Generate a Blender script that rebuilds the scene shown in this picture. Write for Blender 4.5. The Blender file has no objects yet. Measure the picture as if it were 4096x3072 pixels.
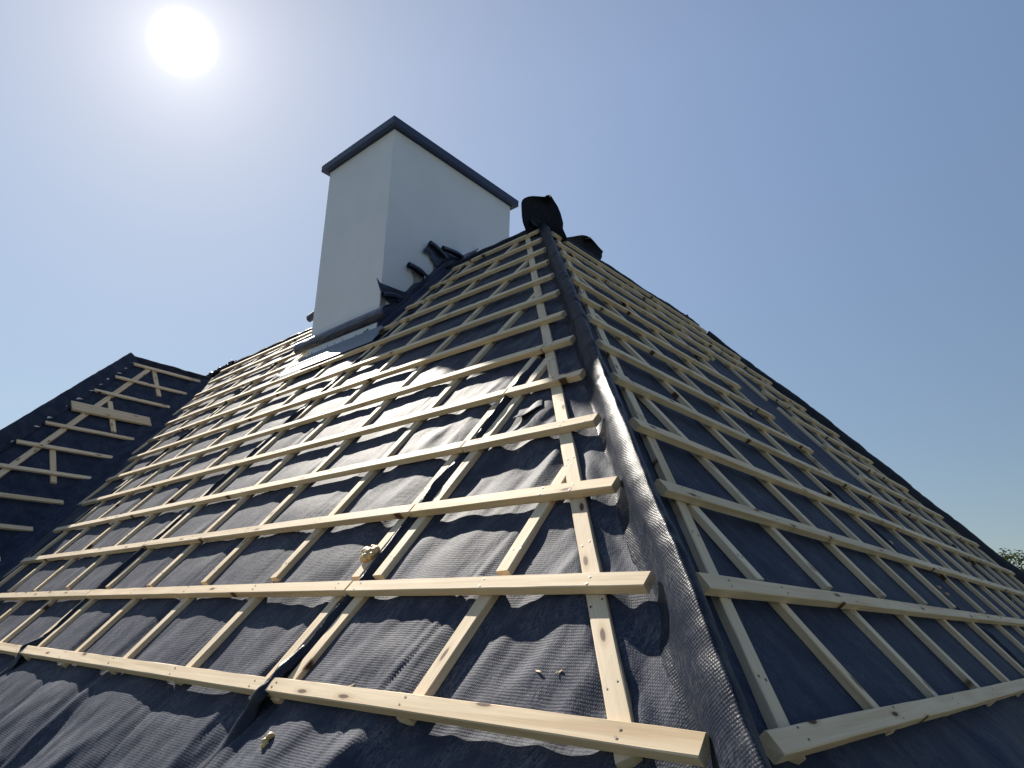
import bpy, bmesh, math, random
import numpy as np
from mathutils import Matrix, Vector

# ------------------------------------------------------------------ frame
S = 0.27                                   # metres per unit (one batten gauge in height)
aL, aR, th = 0.8432007, 0.8535331, -0.0589149
aW, tW, xW = math.radians(49.242), math.radians(-3.061), -22.10
def A(*v): return np.array(v, float)
eL = A(-1, 0, 0)
nL = A(0, -math.sin(aL), math.cos(aL))
vL = A(0, 1/math.tan(aL), 1)
eR = A(math.sin(th), math.cos(th), 0)
nR = A(math.cos(th)*math.sin(aR), -math.sin(th)*math.sin(aR), math.cos(aR))
vR = A(-math.cos(th)/math.tan(aR), math.sin(th)/math.tan(aR), 1)
eW = A(math.sin(tW), math.cos(tW), 0)
nW = A(math.cos(tW)*math.sin(aW), -math.sin(tW)*math.sin(aW), math.cos(aW))
vW = A(-math.cos(tW)/math.tan(aW), math.sin(tW)/math.tan(aW), 1)
oW = A(xW, 0, 0)
uh = np.cross(nL, nR); uh = uh/uh[2]        # the hip, per unit of height
hL = -uh[0]                                 # hip position along the left face
hR = float((uh - vR) @ eR)                  # ... along the right face
def PL(a, k, o=0.): return a*eL + k*vL + o*nL
def PR(a, k, o=0.): return a*eR + k*vR + o*nR
def PW(a, k, o=0.): return oW + a*eW + k*vW + o*nW
KT, KB = 12.35, -2.3                        # ridge and eave heights
SUN = A(-0.755, 0.227, 0.616); SUN /= np.linalg.norm(SUN)
rnd = random.Random(7)

sc = bpy.context.scene
col = sc.collection
WORLD = {}

def link(o, world, parent=None):
    col.objects.link(o)
    WORLD[o.name] = world
    if parent is not None:
        o.parent = parent
        o.matrix_basis = WORLD[parent.name].inverted() @ world
    else:
        o.matrix_basis = world
    return o

def obj(name, verts, faces, mat, parent=None, world=None, smooth=False, uv=None, mats=None, fmat=None):
    """verts in metres, world coordinates when world is None, else local"""
    me = bpy.data.meshes.new(name)
    verts = np.asarray(verts, float)
    if world is None:
        org = Vector(verts.mean(axis=0)) if parent is None else Vector(verts[len(verts)//2])
        world = Matrix.Translation(org)
        verts = verts - np.array(org)
    me.from_pydata([tuple(v) for v in verts], [], faces)
    for m in (mats or [mat]): me.materials.append(m)
    if fmat is not None: me.polygons.foreach_set('material_index', fmat)
    if smooth: me.polygons.foreach_set('use_smooth', [True]*len(me.polygons))
    if uv is not None:
        l = me.uv_layers.new(name='UVMap')
        idx = np.empty(len(me.loops), int); me.loops.foreach_get('vertex_index', idx)
        l.data.foreach_set('uv', np.asarray(uv, np.float32)[idx].ravel())
    me.update()
    o = bpy.data.objects.new(name, me)
    return link(o, world, parent)

def empty(name, loc):
    o = bpy.data.objects.new(name, None)
    o.empty_display_size = .2
    return link(o, Matrix.Translation(Vector(loc)))

def tag(o, label=None, cat=None, group=None, kind=None):
    if label: o['label'] = label
    if cat: o['category'] = cat
    if group: o['group'] = group
    if kind: o['kind'] = kind
    return o

# ------------------------------------------------------------------ noise
def vnoise(x, y, seed=0):
    x = np.asarray(x, float); y = np.asarray(y, float)
    xi = np.floor(x).astype(np.int64); yi = np.floor(y).astype(np.int64)
    fx = x - xi; fy = y - yi
    fx = fx*fx*fx*(fx*(fx*6-15)+10); fy = fy*fy*fy*(fy*(fy*6-15)+10)
    def h(i, j):
        n = (i*374761393 + j*668265263 + seed*1442695041) & 0x7fffffff
        n = ((n ^ (n >> 13))*1274126177) & 0x7fffffff
        n = ((n ^ (n >> 16))*668265263) & 0x7fffffff
        return (n % 100003)/100003.*2 - 1
    a = h(xi, yi); b = h(xi+1, yi); c = h(xi, yi+1); d = h(xi+1, yi+1)
    return (a*(1-fx)+b*fx)*(1-fy) + (c*(1-fx)+d*fx)*fy
def fbm(x, y, seed=0, n=3):
    r = 0; w = 1
    for i in range(n):
        r = r + w*vnoise(x*2**i + 17.3*i, y*2**i - 9.1*i, seed+i); w *= .5
    return r
def sstep(a, b, x):
    t = np.clip((x-a)/(b-a), 0, 1); return t*t*(3-2*t)

# ------------------------------------------------------------------ materials
class NT:
    def __init__(s, name):
        s.m = bpy.data.materials.new(name); s.m.use_nodes = True
        s.t = s.m.node_tree; s.t.nodes.clear()
        s.out = s.n('ShaderNodeOutputMaterial')
        s.b = s.n('ShaderNodeBsdfPrincipled')
        s.l(s.b.outputs[0], s.out.inputs['Surface'])
    def n(s, ty, **kw):
        nd = s.t.nodes.new(ty)
        for k, v in kw.items(): setattr(nd, k, v)
        return nd
    def l(s, a, b): s.t.links.new(a, b)
    def val(s, sock, v):
        if hasattr(v, 'is_linked') or hasattr(v, 'links'): s.l(v, sock)
        else: sock.default_value = v
    def math(s, op, a, b=0., c=None, clamp=False):
        nd = s.n('ShaderNodeMath', operation=op, use_clamp=clamp)
        s.val(nd.inputs[0], a); s.val(nd.inputs[1], b)
        if c is not None: s.val(nd.inputs[2], c)
        return nd.outputs[0]
    def noise(s, vec, scale, detail=3, rough=.5, dist=0.):
        nd = s.n('ShaderNodeTexNoise'); s.l(vec, nd.inputs['Vector'])
        nd.inputs['Scale'].default_value = scale; nd.inputs['Detail'].default_value = detail
        nd.inputs['Roughness'].default_value = rough; nd.inputs['Distortion'].default_value = dist
        return nd.outputs['Fac']
    def mapping(s, vec, scale=(1,1,1), rot=(0,0,0)):
        nd = s.n('ShaderNodeMapping'); s.l(vec, nd.inputs['Vector'])
        nd.inputs['Scale'].default_value = scale; nd.inputs['Rotation'].default_value = rot
        return nd.outputs[0]
    def ramp(s, fac, stops):
        nd = s.n('ShaderNodeValToRGB'); s.l(fac, nd.inputs[0])
        r = nd.color_ramp
        while len(r.elements) < len(stops): r.elements.new(.5)
        for e, (p, c) in zip(r.elements, stops):
            e.position = p; e.color = (*c, 1) if len(c) == 3 else c
        return nd.outputs['Color']
    def mix(s, fac, a, b):
        nd = s.n('ShaderNodeMix', data_type='RGBA')
        s.val(nd.inputs['Factor'], fac); s.val(nd.inputs[6], a); s.val(nd.inputs[7], b)
        return nd.outputs[2]
    def bump(s, h, strength, dist, normal=None):
        nd = s.n('ShaderNodeBump'); s.l(h, nd.inputs['Height'])
        nd.inputs['Strength'].default_value = strength; nd.inputs['Distance'].default_value = dist
        if normal is not None: s.l(normal, nd.inputs['Normal'])
        return nd.outputs[0]

def mat_wood():
    t = NT('pine_wood')
    tc = t.n('ShaderNodeTexCoord'); oi = t.n('ShaderNodeObjectInfo')
    off = t.n('ShaderNodeVectorMath', operation='SCALE')
    cmb = t.n('ShaderNodeCombineXYZ'); t.l(oi.outputs['Random'], cmb.inputs[0])
    r2 = t.math('FRACT', t.math('MULTIPLY', oi.outputs['Random'], 37.7)); t.l(r2, cmb.inputs[1])
    r3 = t.math('FRACT', t.math('MULTIPLY', oi.outputs['Random'], 91.3)); t.l(r3, cmb.inputs[2])
    t.l(cmb.outputs[0], off.inputs[0]); off.inputs['Scale'].default_value = 23.
    add = t.n('ShaderNodeVectorMath', operation='ADD')
    t.l(tc.outputs['Object'], add.inputs[0]); t.l(off.outputs[0], add.inputs[1])
    v = add.outputs[0]
    g1 = t.noise(t.mapping(v, (1.1, 26, 26)), 1., 3, .55, .6)          # broad growth rings along the length
    g2 = t.noise(t.mapping(v, (5, 170, 170)), 1., 3, .6)               # fine fibre
    g3 = t.noise(t.mapping(v, (2.2, 7, 7)), 1., 2)                     # patches
    base = t.ramp(g1, [(.22, (.56, .42, .26)), (.42, (.77, .64, .46)), (.55, (.85, .73, .55)), (.78, (.66, .51, .33))])
    base = t.mix(t.math('MULTIPLY', g2, .35), base, (.44, .31, .175, 1))
    tint = t.ramp(r2, [(0., (.88, .85, .80)), (.35, (1, 1, 1)), (.7, (1.0, .94, .86)), (1., (.93, .92, .90))])
    mul = t.n('ShaderNodeMix', data_type='RGBA', blend_type='MULTIPLY'); mul.inputs['Factor'].default_value = 1
    t.l(base, mul.inputs[6]); t.l(tint, mul.inputs[7]); base = mul.outputs[2]
    base = t.mix(t.math('MULTIPLY', t.math('SUBTRACT', g3, .5, clamp=True), 1.6, clamp=True), base, (.46, .33, .19, 1))
    # knots: sparse cells
    vo = t.n('ShaderNodeTexVoronoi', voronoi_dimensions='2D'); t.l(t.mapping(v, (4.2, 15, 1)), vo.inputs['Vector'])
    vo.inputs['Scale'].default_value = 1.
    sel = t.n('ShaderNodeSeparateColor'); t.l(vo.outputs['Color'], sel.inputs[0])
    on = t.math('GREATER_THAN', sel.outputs[0], .48)
    kd = t.math('ADD', vo.outputs['Distance'], t.math('MULTIPLY', t.math('SUBTRACT', g2, .5), .05))
    core = t.math('MULTIPLY', on, t.math('SUBTRACT', 1, t.math('DIVIDE', kd, .10), clamp=True), clamp=True)
    ring = t.math('MULTIPLY', on, t.math('SUBTRACT', 1, t.math('DIVIDE', kd, .21), clamp=True), clamp=True)
    base = t.mix(t.math('MULTIPLY', ring, .7, clamp=True), base, (.36, .22, .11, 1))
    base = t.mix(t.math('MULTIPLY', core, 3.0, clamp=True), base, (.10, .055, .03, 1))
    # grey-brown dirt smudges
    d = t.math('MULTIPLY', t.math('SUBTRACT', t.noise(t.mapping(v, (6, 22, 22)), 1., 4, .65), .62, clamp=True), 3.2, clamp=True)
    base = t.mix(t.math('MULTIPLY', d, .55), base, (.25, .19, .13, 1))
    t.l(base, t.b.inputs['Base Color'])
    t.b.inputs['Roughness'].default_value = .7
    t.b.inputs['Specular IOR Level'].default_value = .16
    t.l(t.bump(t.math('ADD', t.math('MULTIPLY', g2, .6), g1), .35, .0012), t.b.inputs['Normal'])
    return t.m

def mat_membrane(name, base=(.034, .042, .069), rough=.60, scuff=.6, weave=.42, spec=.036, fold=0., lump=.42, fuzz=.28, sheen=.035):
    t = NT(name)
    uv = t.n('ShaderNodeUVMap'); v = uv.outputs[0]
    big = t.noise(t.mapping(v, (1, 1, 1)), 1.3, 3)
    dust = t.noise(v, 7., 5, .65)
    # frayed fibre scratches
    s1 = t.noise(t.mapping(v, (1, 1, 1), (0, 0, .5)), 34., 3, .6, 2.2)
    s1 = t.math('SUBTRACT', 1, t.math('MULTIPLY', t.math('ABSOLUTE', t.math('SUBTRACT', s1, .5)), 26.), clamp=True)
    s2 = t.noise(t.mapping(v, (60, 9, 1), (0, 0, -.5)), 1., 3, .6, 1.)
    s2 = t.math('SUBTRACT', 1, t.math('MULTIPLY', t.math('ABSOLUTE', t.math('SUBTRACT', s2, .5)), 22.), clamp=True)
    sc_ = t.math('MULTIPLY', t.math('MAXIMUM', s1, s2), t.math('MULTIPLY', t.math('SUBTRACT', dust, .40, clamp=True), 3.2, clamp=True))
    c = t.mix(t.math('MULTIPLY', dust, .55), (*[b*.8 for b in base], 1), (*[b*1.5+.008 for b in base], 1))
    c = t.mix(t.math('MULTIPLY', sc_, scuff, clamp=True), c, (.26, .26, .27, 1))
    speck = t.math('GREATER_THAN', t.noise(v, 110., 1), .80)
    c = t.mix(t.math('MULTIPLY', speck, .3), c, (.40, .36, .30, 1))
    t.l(c, t.b.inputs['Base Color'])
    r = t.math('ADD', rough - .06, t.math('MULTIPLY', dust, .14)); t.l(r, t.b.inputs['Roughness'])
    t.b.inputs['Specular IOR Level'].default_value = spec
    # woven grid: ribs across and fine threads along
    sep = t.n('ShaderNodeSeparateXYZ'); t.l(v, sep.inputs[0])
    wob = t.math('MULTIPLY', t.noise(v, 16., 2), .006)
    yy = t.math('ADD', sep.outputs[1], wob); xx = t.math('ADD', sep.outputs[0], wob)
    ry = t.math('SINE', t.math('MULTIPLY', yy, 2*math.pi/.0075))
    rx = t.math('SINE', t.math('ADD', t.math('MULTIPLY', xx, 2*math.pi/.0052), t.math('MULTIPLY', t.math('FLOOR', t.math('DIVIDE', yy, .0075)), 2.2)))
    wv = t.math('ADD', ry, t.math('MULTIPLY', rx, .7))
    nrm = t.bump(wv, .45*weave, .0009)
    f1 = t.noise(t.mapping(v, (7, 2.0, 1), (0, 0, .12)), 1., 4, .6, .8)
    f2 = t.noise(v, 26., 3, .6)
    nrm = t.bump(t.math('ADD', f1, t.math('MULTIPLY', f2, .22)), lump, .012, nrm)
    nrm = t.bump(t.noise(v, 210., 2, .6), fuzz, .0028, nrm)
    t.b.inputs['Sheen Weight'].default_value = sheen; t.b.inputs['Sheen Roughness'].default_value = .5
    if fold:
        f3 = t.noise(t.mapping(v, (2.2, 16, 1), (0, 0, .25)), 1., 5, .62, 1.4)
        nrm = t.bump(f3, fold, .03, nrm)
    t.l(nrm, t.b.inputs['Normal'])
    return t.m

def mat_plain(name, c, rough=.5, metal=0., spec=.5, var=.15, scale=6., bump=0., bscale=60., bdist=.002):
    t = NT(name)
    tc = t.n('ShaderNodeTexCoord'); v = tc.outputs['Object']
    n = t.noise(v, scale, 4, .6)
    a = tuple(x*(1-var) for x in c); b = tuple(min(1, x*(1+var)) for x in c)
    t.l(t.ramp(n, [(.3, a), (.7, b)]), t.b.inputs['Base Color'])
    t.b.inputs['Roughness'].default_value = rough; t.b.inputs['Metallic'].default_value = metal
    t.b.inputs['Specular IOR Level'].default_value = spec
    if bump: t.l(t.bump(t.noise(v, bscale, 4, .6), bump, bdist), t.b.inputs['Normal'])
    return t.m

M_WOOD = mat_wood()
M_MEM = mat_membrane('roofing_membrane')
M_HIP = mat_membrane('hip_membrane', base=(.018, .023, .038), rough=.36, scuff=.3, fold=.05, spec=.02, weave=.45, lump=.4, fuzz=.2, sheen=.0)
M_SHADE = mat_membrane('shaded_membrane', base=(.020, .031, .060), scuff=.3, weave=.2, lump=.35, fuzz=.2)  # same membrane as M_MEM, shade put into a darker, bluer base
M_WING = mat_membrane('shaded_wing_membrane', base=(.021, .032, .062), scuff=.25, weave=.1, lump=.25, fuzz=.2)  # smoother copy for wing and valley, base likewise darkened for shade
M_SEAM = mat_membrane('seam_membrane', base=(.016, .021, .036), rough=.42, fold=.06, spec=.15, weave=.05, scuff=.15, lump=.3, fuzz=.2)
M_FLAP = mat_membrane('loose_membrane', base=(.010, .012, .019), rough=.6, scuff=.1, weave=.1, spec=.10, lump=.3, fuzz=.2)
M_NAIL = mat_plain('nail_steel', (.10, .07, .05), .5, .6)
M_ZINC = mat_plain('screw_zinc', (.7, .7, .72), .3, 1.)
M_PLASTER = mat_plain('grey_plaster', (.75, .78, .85), .85, var=.03, scale=3, bump=.25, bscale=220, bdist=.001)
M_CAP = mat_plain('slate_metal', (.032, .050, .115), .5, 0., .5, var=.06, bump=.05)
M_EPDM = mat_plain('dark_flashing', (.034, .045, .085), .38, 0., .5, var=.15, bump=.35, bscale=14, bdist=.006)
M_ALU = mat_plain('aluminium', (.17, .20, .25), .55, .0, .2, var=.08, scale=12, bump=.2, bscale=25, bdist=.003)
M_PLATE = mat_plain('aluminium_plate', (.66, .68, .70), .5, .2, var=.06, scale=12)
M_MARK = mat_plain('pencil_mark', (.03, .03, .035), .7)
M_GLUE = mat_plain('adhesive_residue', (.33, .335, .33), .75, var=.2, scale=25, bump=.4, bscale=50)
M_FOAM = mat_plain('cured_foam', (.62, .43, .19), .5, var=.35, scale=30, bump=.5, bscale=60, bdist=.004)
M_CHIP = mat_plain('wood_splinter', (.62, .47, .29), .7, var=.2, scale=60)
M_SUNGAP = mat_plain('sun_gap_tone', (.55, .53, .50), .8, var=.2, scale=60)  # pale tone stands for sunlight spilling under the hip cover
M_WALL = mat_plain('house_render', (.62, .60, .55), .9, var=.06, bump=.3, bscale=150)
M_GRASS = mat_plain('meadow_grass', (.070, .075, .045), .9, var=.5, scale=.6)
M_BARK = mat_plain('bark', (.11, .08, .055), .9, var=.3, scale=8, bump=.5, bscale=20, bdist=.02)

def mat_leaf():
    t = NT('tree_leaf')
    oi = t.n('ShaderNodeNewGeometry')
    n = oi.outputs['Random Per Island']
    t.l(t.ramp(n, [(0, (.014, .026, .008)), (.5, (.026, .042, .013)), (1, (.045, .058, .02))]), t.b.inputs['Base Color'])
    t.b.inputs['Roughness'].default_value = .55
    tr = t.n('ShaderNodeBsdfTranslucent'); tr.inputs[0].default_value = (.08, .11, .02, 1)
    mx = t.n('ShaderNodeMixShader'); mx.inputs[0].default_value = .22
    t.l(t.b.outputs[0], mx.inputs[1]); t.l(tr.outputs[0], mx.inputs[2]); t.l(mx.outputs[0], t.out.inputs['Surface'])
    return t.m
M_LEAF = mat_leaf()

# ------------------------------------------------------------------ geometry helpers
def grid_faces(nu, nv):
    i = np.arange((nu-1)*(nv-1)); r = i//(nv-1); c = i % (nv-1)
    a = r*nv + c
    return np.stack([a, a+nv, a+nv+1, a+1], 1).tolist()

def sheet(name, P, UV, mat, parent, thick=0., flip=False):
    """P: (nu,nv,3) in units"""
    nu, nv = P.shape[:2]
    f = grid_faces(nu, nv)
    if flip: f = [q[::-1] for q in f]
    V = (P.reshape(-1, 3))*S
    o = obj(name, V, f, mat, parent, smooth=True, uv=np.asarray(UV).reshape(-1, 2))
    if thick:
        md = o.modifiers.new('thickness', 'SOLIDIFY'); md.thickness = thick; md.offset = 0
    return o

BW, BT = .164, .098            # batten width and thickness (units)
CT = .086                      # counter batten thickness
def batten(name, P0, P1, n, parent, width=BW, thick=BT, nails=(), seed=0, label=None, bow=.006):
    """a sawn length of timber; P0,P1: ends of the centre line of its TOP face (units)"""
    r = random.Random(seed*7919 + 13)
    P0 = np.array(P0); P1 = np.array(P1)
    L = np.linalg.norm(P1-P0)
    X = (P1-P0)/L; Z = n - (n@X)*X; Z /= np.linalg.norm(Z); Y = np.cross(Z, X)
    Mw = Matrix(((X[0], Y[0], Z[0], 0), (X[1], Y[1], Z[1], 0), (X[2], Y[2], Z[2], 0), (0, 0, 0, 1)))
    C = (P0+P1)/2*S
    Mw.translation = Vector(C)
    w, t = width*S/2*(1+r.uniform(-.03, .03)), thick*S
    c = .0022
    prof = [(-w+c, 0), (w-c, 0), (w, -c), (w, -t+c), (w-c, -t), (-w+c, -t), (-w, -t+c), (-w, -c)]
    ns = max(2, int(L*S/.09))
    V = []; ph = r.uniform(0, 6.28); am = bow*S*r.uniform(.3, 1)
    for i in range(ns+1):
        x = (i/ns-.5)*L*S
        by = am*math.sin(ph + 2.2*x) ; bz = .35*am*math.sin(ph*2+1.7*x)
        sx = 0
        for j, (y, z) in enumerate(prof):
            jy = r.uniform(-.0006, .0006); jz = r.uniform(-.0004, .0004)
            xx = x
            if i in (0, ns): xx += r.uniform(-.0012, .0012)
            V.append((xx, y+by+jy, z+bz+jz))
    F = []
    for i in range(ns):
        for j in range(8):
            a = i*8+j; b = i*8+(j+1) % 8
            F.append((a, b, b+8, a+8))
    F.append(tuple(range(7, -1, -1))); F.append(tuple(ns*8+j for j in range(8)))
    F = [f[::-1] for f in F]
    fm = [0]*len(F)
    for d in nails:                              # pairs of nail heads at distance d (units) from P0
        for sgn in (-1, 1):
            x0 = (d - L/2)*S + r.uniform(-.008, .008); y0 = sgn*w*.48 + r.uniform(-.005, .005)
            by = am*math.sin(ph + 2.2*x0); bz = .35*am*math.sin(ph*2+1.7*x0)
            b0 = len(V); rr = r.uniform(.0024, .0036)
            for q in range(6):
                V.append((x0+rr*1.3*math.cos(q*1.047), y0+by+rr*math.sin(q*1.047), bz+.0011))
            F.append(tuple(b0+q for q in range(6))); fm.append(1)
    o = obj(name, V, F, None, parent, world=Mw, mats=[M_WOOD, M_NAIL], fmat=fm)
    if label: o['label'] = label
    return o

# ------------------------------------------------------------------ the house
house = empty('house', (-9*S, 9*S, -3.4))
tag(house, 'house under construction with hipped roof of black membrane and pale timber battens', 'house')

# column positions (counter battens), along each face
colL = [2.96, 4.97, 5.38, 7.35, 9.43, 11.50, 13.52, 13.93, 15.96, 18.12, 20.35, 22.25, 22.66, 25.2, 27.4, 29.6, 31.8]
pairL = [(4.97, 5.38), (13.52, 13.93), (22.25, 22.66)]
def drift(k): return .07*(k-1) if k > 1 else 0.
vd = np.vectorize(drift)
def hipbL(k): return .92*k + .85
def hipbR(k): return .935*k + .92
colR = [2.97, 5.05, 7.23, 9.43, 11.56, 14.17, 16.37, 18.45, 20.45, 22.7, 24.9, 27.1, 29.3]

MB = -.192                                  # the membrane's level below the batten tops
def gap_bulge(a, cols, lo):
    """0 at every counter batten, 1 in the middle of a bay; also the bay index and width"""
    c = np.array([lo] + list(cols) + [cols[-1]+2.1, cols[-1]+4.2, cols[-1]+6.3])
    i = np.clip(np.searchsorted(c, a) - 1, 0, len(c)-2)
    w = c[i+1]-c[i]
    u = np.clip((a-c[i])/w, 0, 1)
    return (4*u*(1-u)), i, w, u

# ---- left (sunlit) slope
def height_L(a, k):
    a_ = a - vd(k)
    B, i, w, u = gap_bulge(a_, colL, -1.)
    hb = hipbL(k)
    narrow = w < .6
    amp = .044 + .024*vnoise(i*7.7+3, k*.55, 5) + .014*vnoise(i*3.1, k*1.6, 8)
    h = np.where(narrow, .02*B, amp*np.sqrt(B)*1.05)
    env = np.clip(B*1.6, 0, 1)
    # folds running up the slope, stronger near the lap seams and the hip
    fd = vnoise(a*3.1 + .8*k + .6*vnoise(a*.7, k*.8, 3), k*.45, 11)
    near = np.clip(1.25 - np.abs(u-.5)*0, 0, 1)
    st = .35 + .65*sstep(.1, .7, vnoise(a*.35, k*.3, 21)*.5+.5)
    sm = .18 + np.exp(-((u-.16)/.16)**2) + .5*np.exp(-((u-.9)/.1)**2)
    h = h + env*sm*st*(.034*fd*(np.abs(fd)**.3) + .022*np.abs(vnoise(a*6.5+1.4*k, k*.55, 13)))
    h = h + env*.009*fbm(a*1.1, k*1.5, 31, 2)
    
    # looser, lumpier bays beside the hip
    loose = sstep(9., 1., a - .55*k)
    h = h + env*loose*.030*fbm(a*1.05+.3*k, k*1.35, 51, 2)
    lm = vnoise(a*2.6+.5*k, k*2.1, 55)
    h = h + env*loose*.038*lm + env*.55*loose*.024*vnoise(a*4.8+2.2*k, k*2.6, 57)
    # the hip batten presses it down; right of it the membrane hangs slack towards the hip
    d = (hb - a)
    slack = sstep(.05, .35, d)
    h = h*(1-slack) + slack*(.018 + .030*fbm(k*1.3, d*2.0+k*.8, 61, 2) + .020*vnoise(k*2.9+d*1.3, d*3.1, 71)*sstep(.1, .5, d))
    h = h*(1 - .9*np.exp(-(d/.10)**2))
    # below the lowest batten it hangs free in deep folds
    low = sstep(-.05, -.55, k)
    fold = .055*np.sin(a*2.0 + 1.5*k + 1.1*vnoise(a*.5, k*.9, 81)) + .04*fbm(a*.9+.6*k, k*.9, 91, 3) + .018*vnoise(a*4+2.6*k, k*.8, 95)
    h = h + low*(.035 + fold*sstep(-.1, -1.1, k))
    return MB + h

def build_left():
    nk, na = 520, 620
    kk = KB + (KT-KB)*(np.linspace(0, 1, nk)**1.25)
    t = np.linspace(0, 1, na)**1.45
    K, T = np.meshgrid(kk, t, indexing='ij')
    a0 = .926*K + .02; a1 = 22.1 + .911*K
    a = a0 + (a1-a0)*T
    h = height_L(a, K)
    P = a[..., None]*eL + K[..., None]*vL + h[..., None]*nL
    sl = K/math.sin(aL)
    UV = np.stack([a*S, sl*S], -1)
    return sheet('roof_slope', P, UV, M_MEM, house)
slopeL = build_left()
slopeL['label'] = 'sunlit roof slope of rumpled black membrane'

# ---- right (shaded) slope
def far_hip(k): return 33.3 - .92*k
def height_R(a, k):
    B, i, w, u = gap_bulge(a, colR, -1.)
    amp = .022 + .020*vnoise(i*5.3+1, k*.5, 105)
    env = np.clip(B*1.5, 0, 1)
    h = amp*np.sqrt(B)
    fd = vnoise(a*2.2 + .9*k, k*.5, 111)
    h = h + env*(.012*fd + .010*fbm(a*1.2+.5*k, k*1.3, 131, 3))
    d = hipbR(k) - a
    h = h*(1-.9*np.exp(-(d/.1)**2))
    low = sstep(-.05, -.5, k)
    h = h + low*(.03 + .05*np.sin(a*1.3-1.8*k+vnoise(a*.6, k, 141)) + .03*fbm(a*.8, k*1.1, 151, 3))
    return MB + h
def build_right():
    nk, na = 360, 520
    kk = KB + (KT-KB)*(np.linspace(0, 1, nk)**1.2)
    t = np.linspace(0, 1, na)**1.5
    K, T = np.meshgrid(kk, t, indexing='ij')
    a0 = hR*K + .02; a1 = far_hip(K)
    a = a0 + (a1-a0)*T
    h = height_R(a, K)
    P = a[..., None]*eR + K[..., None]*vR + h[..., None]*nR
    UV = np.stack([a*S, K/math.sin(aR)*S], -1)
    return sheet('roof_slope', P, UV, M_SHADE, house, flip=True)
slopeR = build_right()
slopeR['label'] = 'shaded roof slope with opening left in its battens'

# ---- wing slope at the far left
KW = 11.72
def wing_hip(k): return .99*k - 4.45
def wing_val(k): return .938*k
def build_wing():
    nk, na = 200, 160
    kk = np.linspace(KB, KW, nk); t = np.linspace(0, 1, na)
    K, T = np.meshgrid(kk, t, indexing='ij')
    a = wing_hip(K) + (wing_val(K)-wing_hip(K))*T
    h = MB + .030*fbm(a*.8+.4*K, K*.8, 201, 3) + .025*fbm(a*2.6, K*.8, 211, 2)*sstep(.55, .95, T) + .012*vnoise(a*2+K, K*2, 221)
    P = oW + a[..., None]*eW + K[..., None]*vW + h[..., None]*nW
    return sheet('roof_slope', P, np.stack([a*S, K/math.sin(aW)*S], -1), M_WING, house, flip=True)
slopeW = build_wing()
slopeW['label'] = 'shaded slope of the wing beside the valley'

# ------------------------------------------------------------------ battens, left slope
seed = [100]
def nx(): seed[0] += 1; return seed[0]
def rowL(a0, a1, k, dk=0., name='batten'):
    """one length of tile batten; k is the height of its top edge"""
    kc = k - .064
    cr = [c + drift(k) for c in colL]
    n = [abs(c-a0) for c in cr if a0+.05 < c < a1-.05] + [hipbL(kc)-a0]
    n = [x for x in n if .05 < x < (a1-a0)-.05] if k < 6 else []
    j = rnd.uniform(-.008, .008)
    return batten(name, PL(a0, kc+j), PL(a1, kc+dk+rnd.uniform(-.008, .008)), nL, slopeL, nails=n, seed=nx())
def endL(k): return 20.45 + .965*k
for k in range(0, 13):
    h0 = .926*k + {0: .195, 1: .215}.get(k, .218) + rnd.uniform(-.012, .012)
    cuts = [c + drift(k) + rnd.uniform(-.03, .03) for c in (5.18, 13.72, 22.5)]
    e = endL(k)
    lim = [(h0, e)]
    if k >= 9:
        lim = [(h0, 14.25), ({9: 19.25, 10: 20.3, 11: 20.3, 12: 20.3}[k], e)]
    for (s0, s1) in lim:
        pts = [s0] + [c for c in cuts if s0+.25 < c < s1-.25] + [s1]
        for i in range(len(pts)-1):
            g = .018
            rowL(pts[i] + (g if i else 0), pts[i+1] - (g if i < len(pts)-2 else 0), k)
    if k >= 9:                                    # short closing pieces against the chimney flashing
        batten('batten', PL(14.27, k-.17), PL(15.08, k-.17+.02), nL, slopeL, seed=nx())
# counter battens
TOPC = -BT - .001
def cbL(a, k0, k1, name='counter_batten'):
    n = []
    for kk_ in range(0, 13):
        if k0 < kk_-.3 < k1: n.append((kk_+.35-k0)/math.sin(aL))
    return batten(name, PL(a+drift(k0), k0, TOPC), PL(a+drift(k1), k1, TOPC), nL, slopeL, thick=CT,
                  nails=n if k0 < 3 else (), seed=nx())
for c in colL:
    kv = (c - 21.9)/.911                          # the valley cuts the far ones
    if c < 21.5:
        cbL(c, -.118 + rnd.uniform(-.025, .012), .985)
        k0 = 1.128 + rnd.uniform(-.015, .03)
    else:
        k0 = kv + .45
    k1 = min(12.25, (c + .0 - .85 - .09)/.85)     # up to the hip batten
    if c < 12.2: k1 = min(12.2, (c - .95)/.85)
    if 15.3 < c < 20.3: k1 = 8.0
    if c in (13.52, 13.93): k1 = 12.2
    cbL(c, k0, k1)
for c in (20.6, ):
    cbL(c, 8.9, 12.2)
for c in (14.55,):
    cbL(c, 8.75, 12.2)
# hip batten in two lengths
for (k0, k1) in ((-.14, 4.88), (4.9, 12.25)):
    n = [(q-k0)*1.61 for q in np.arange(k0+.4, k1, .55)] if k0 < 1 else []
    batten('hip_batten', PL(hipbL(k0), k0, TOPC), PL(hipbL(k1), k1, TOPC), nL, slopeL, thick=CT, nails=n, seed=nx())

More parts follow.
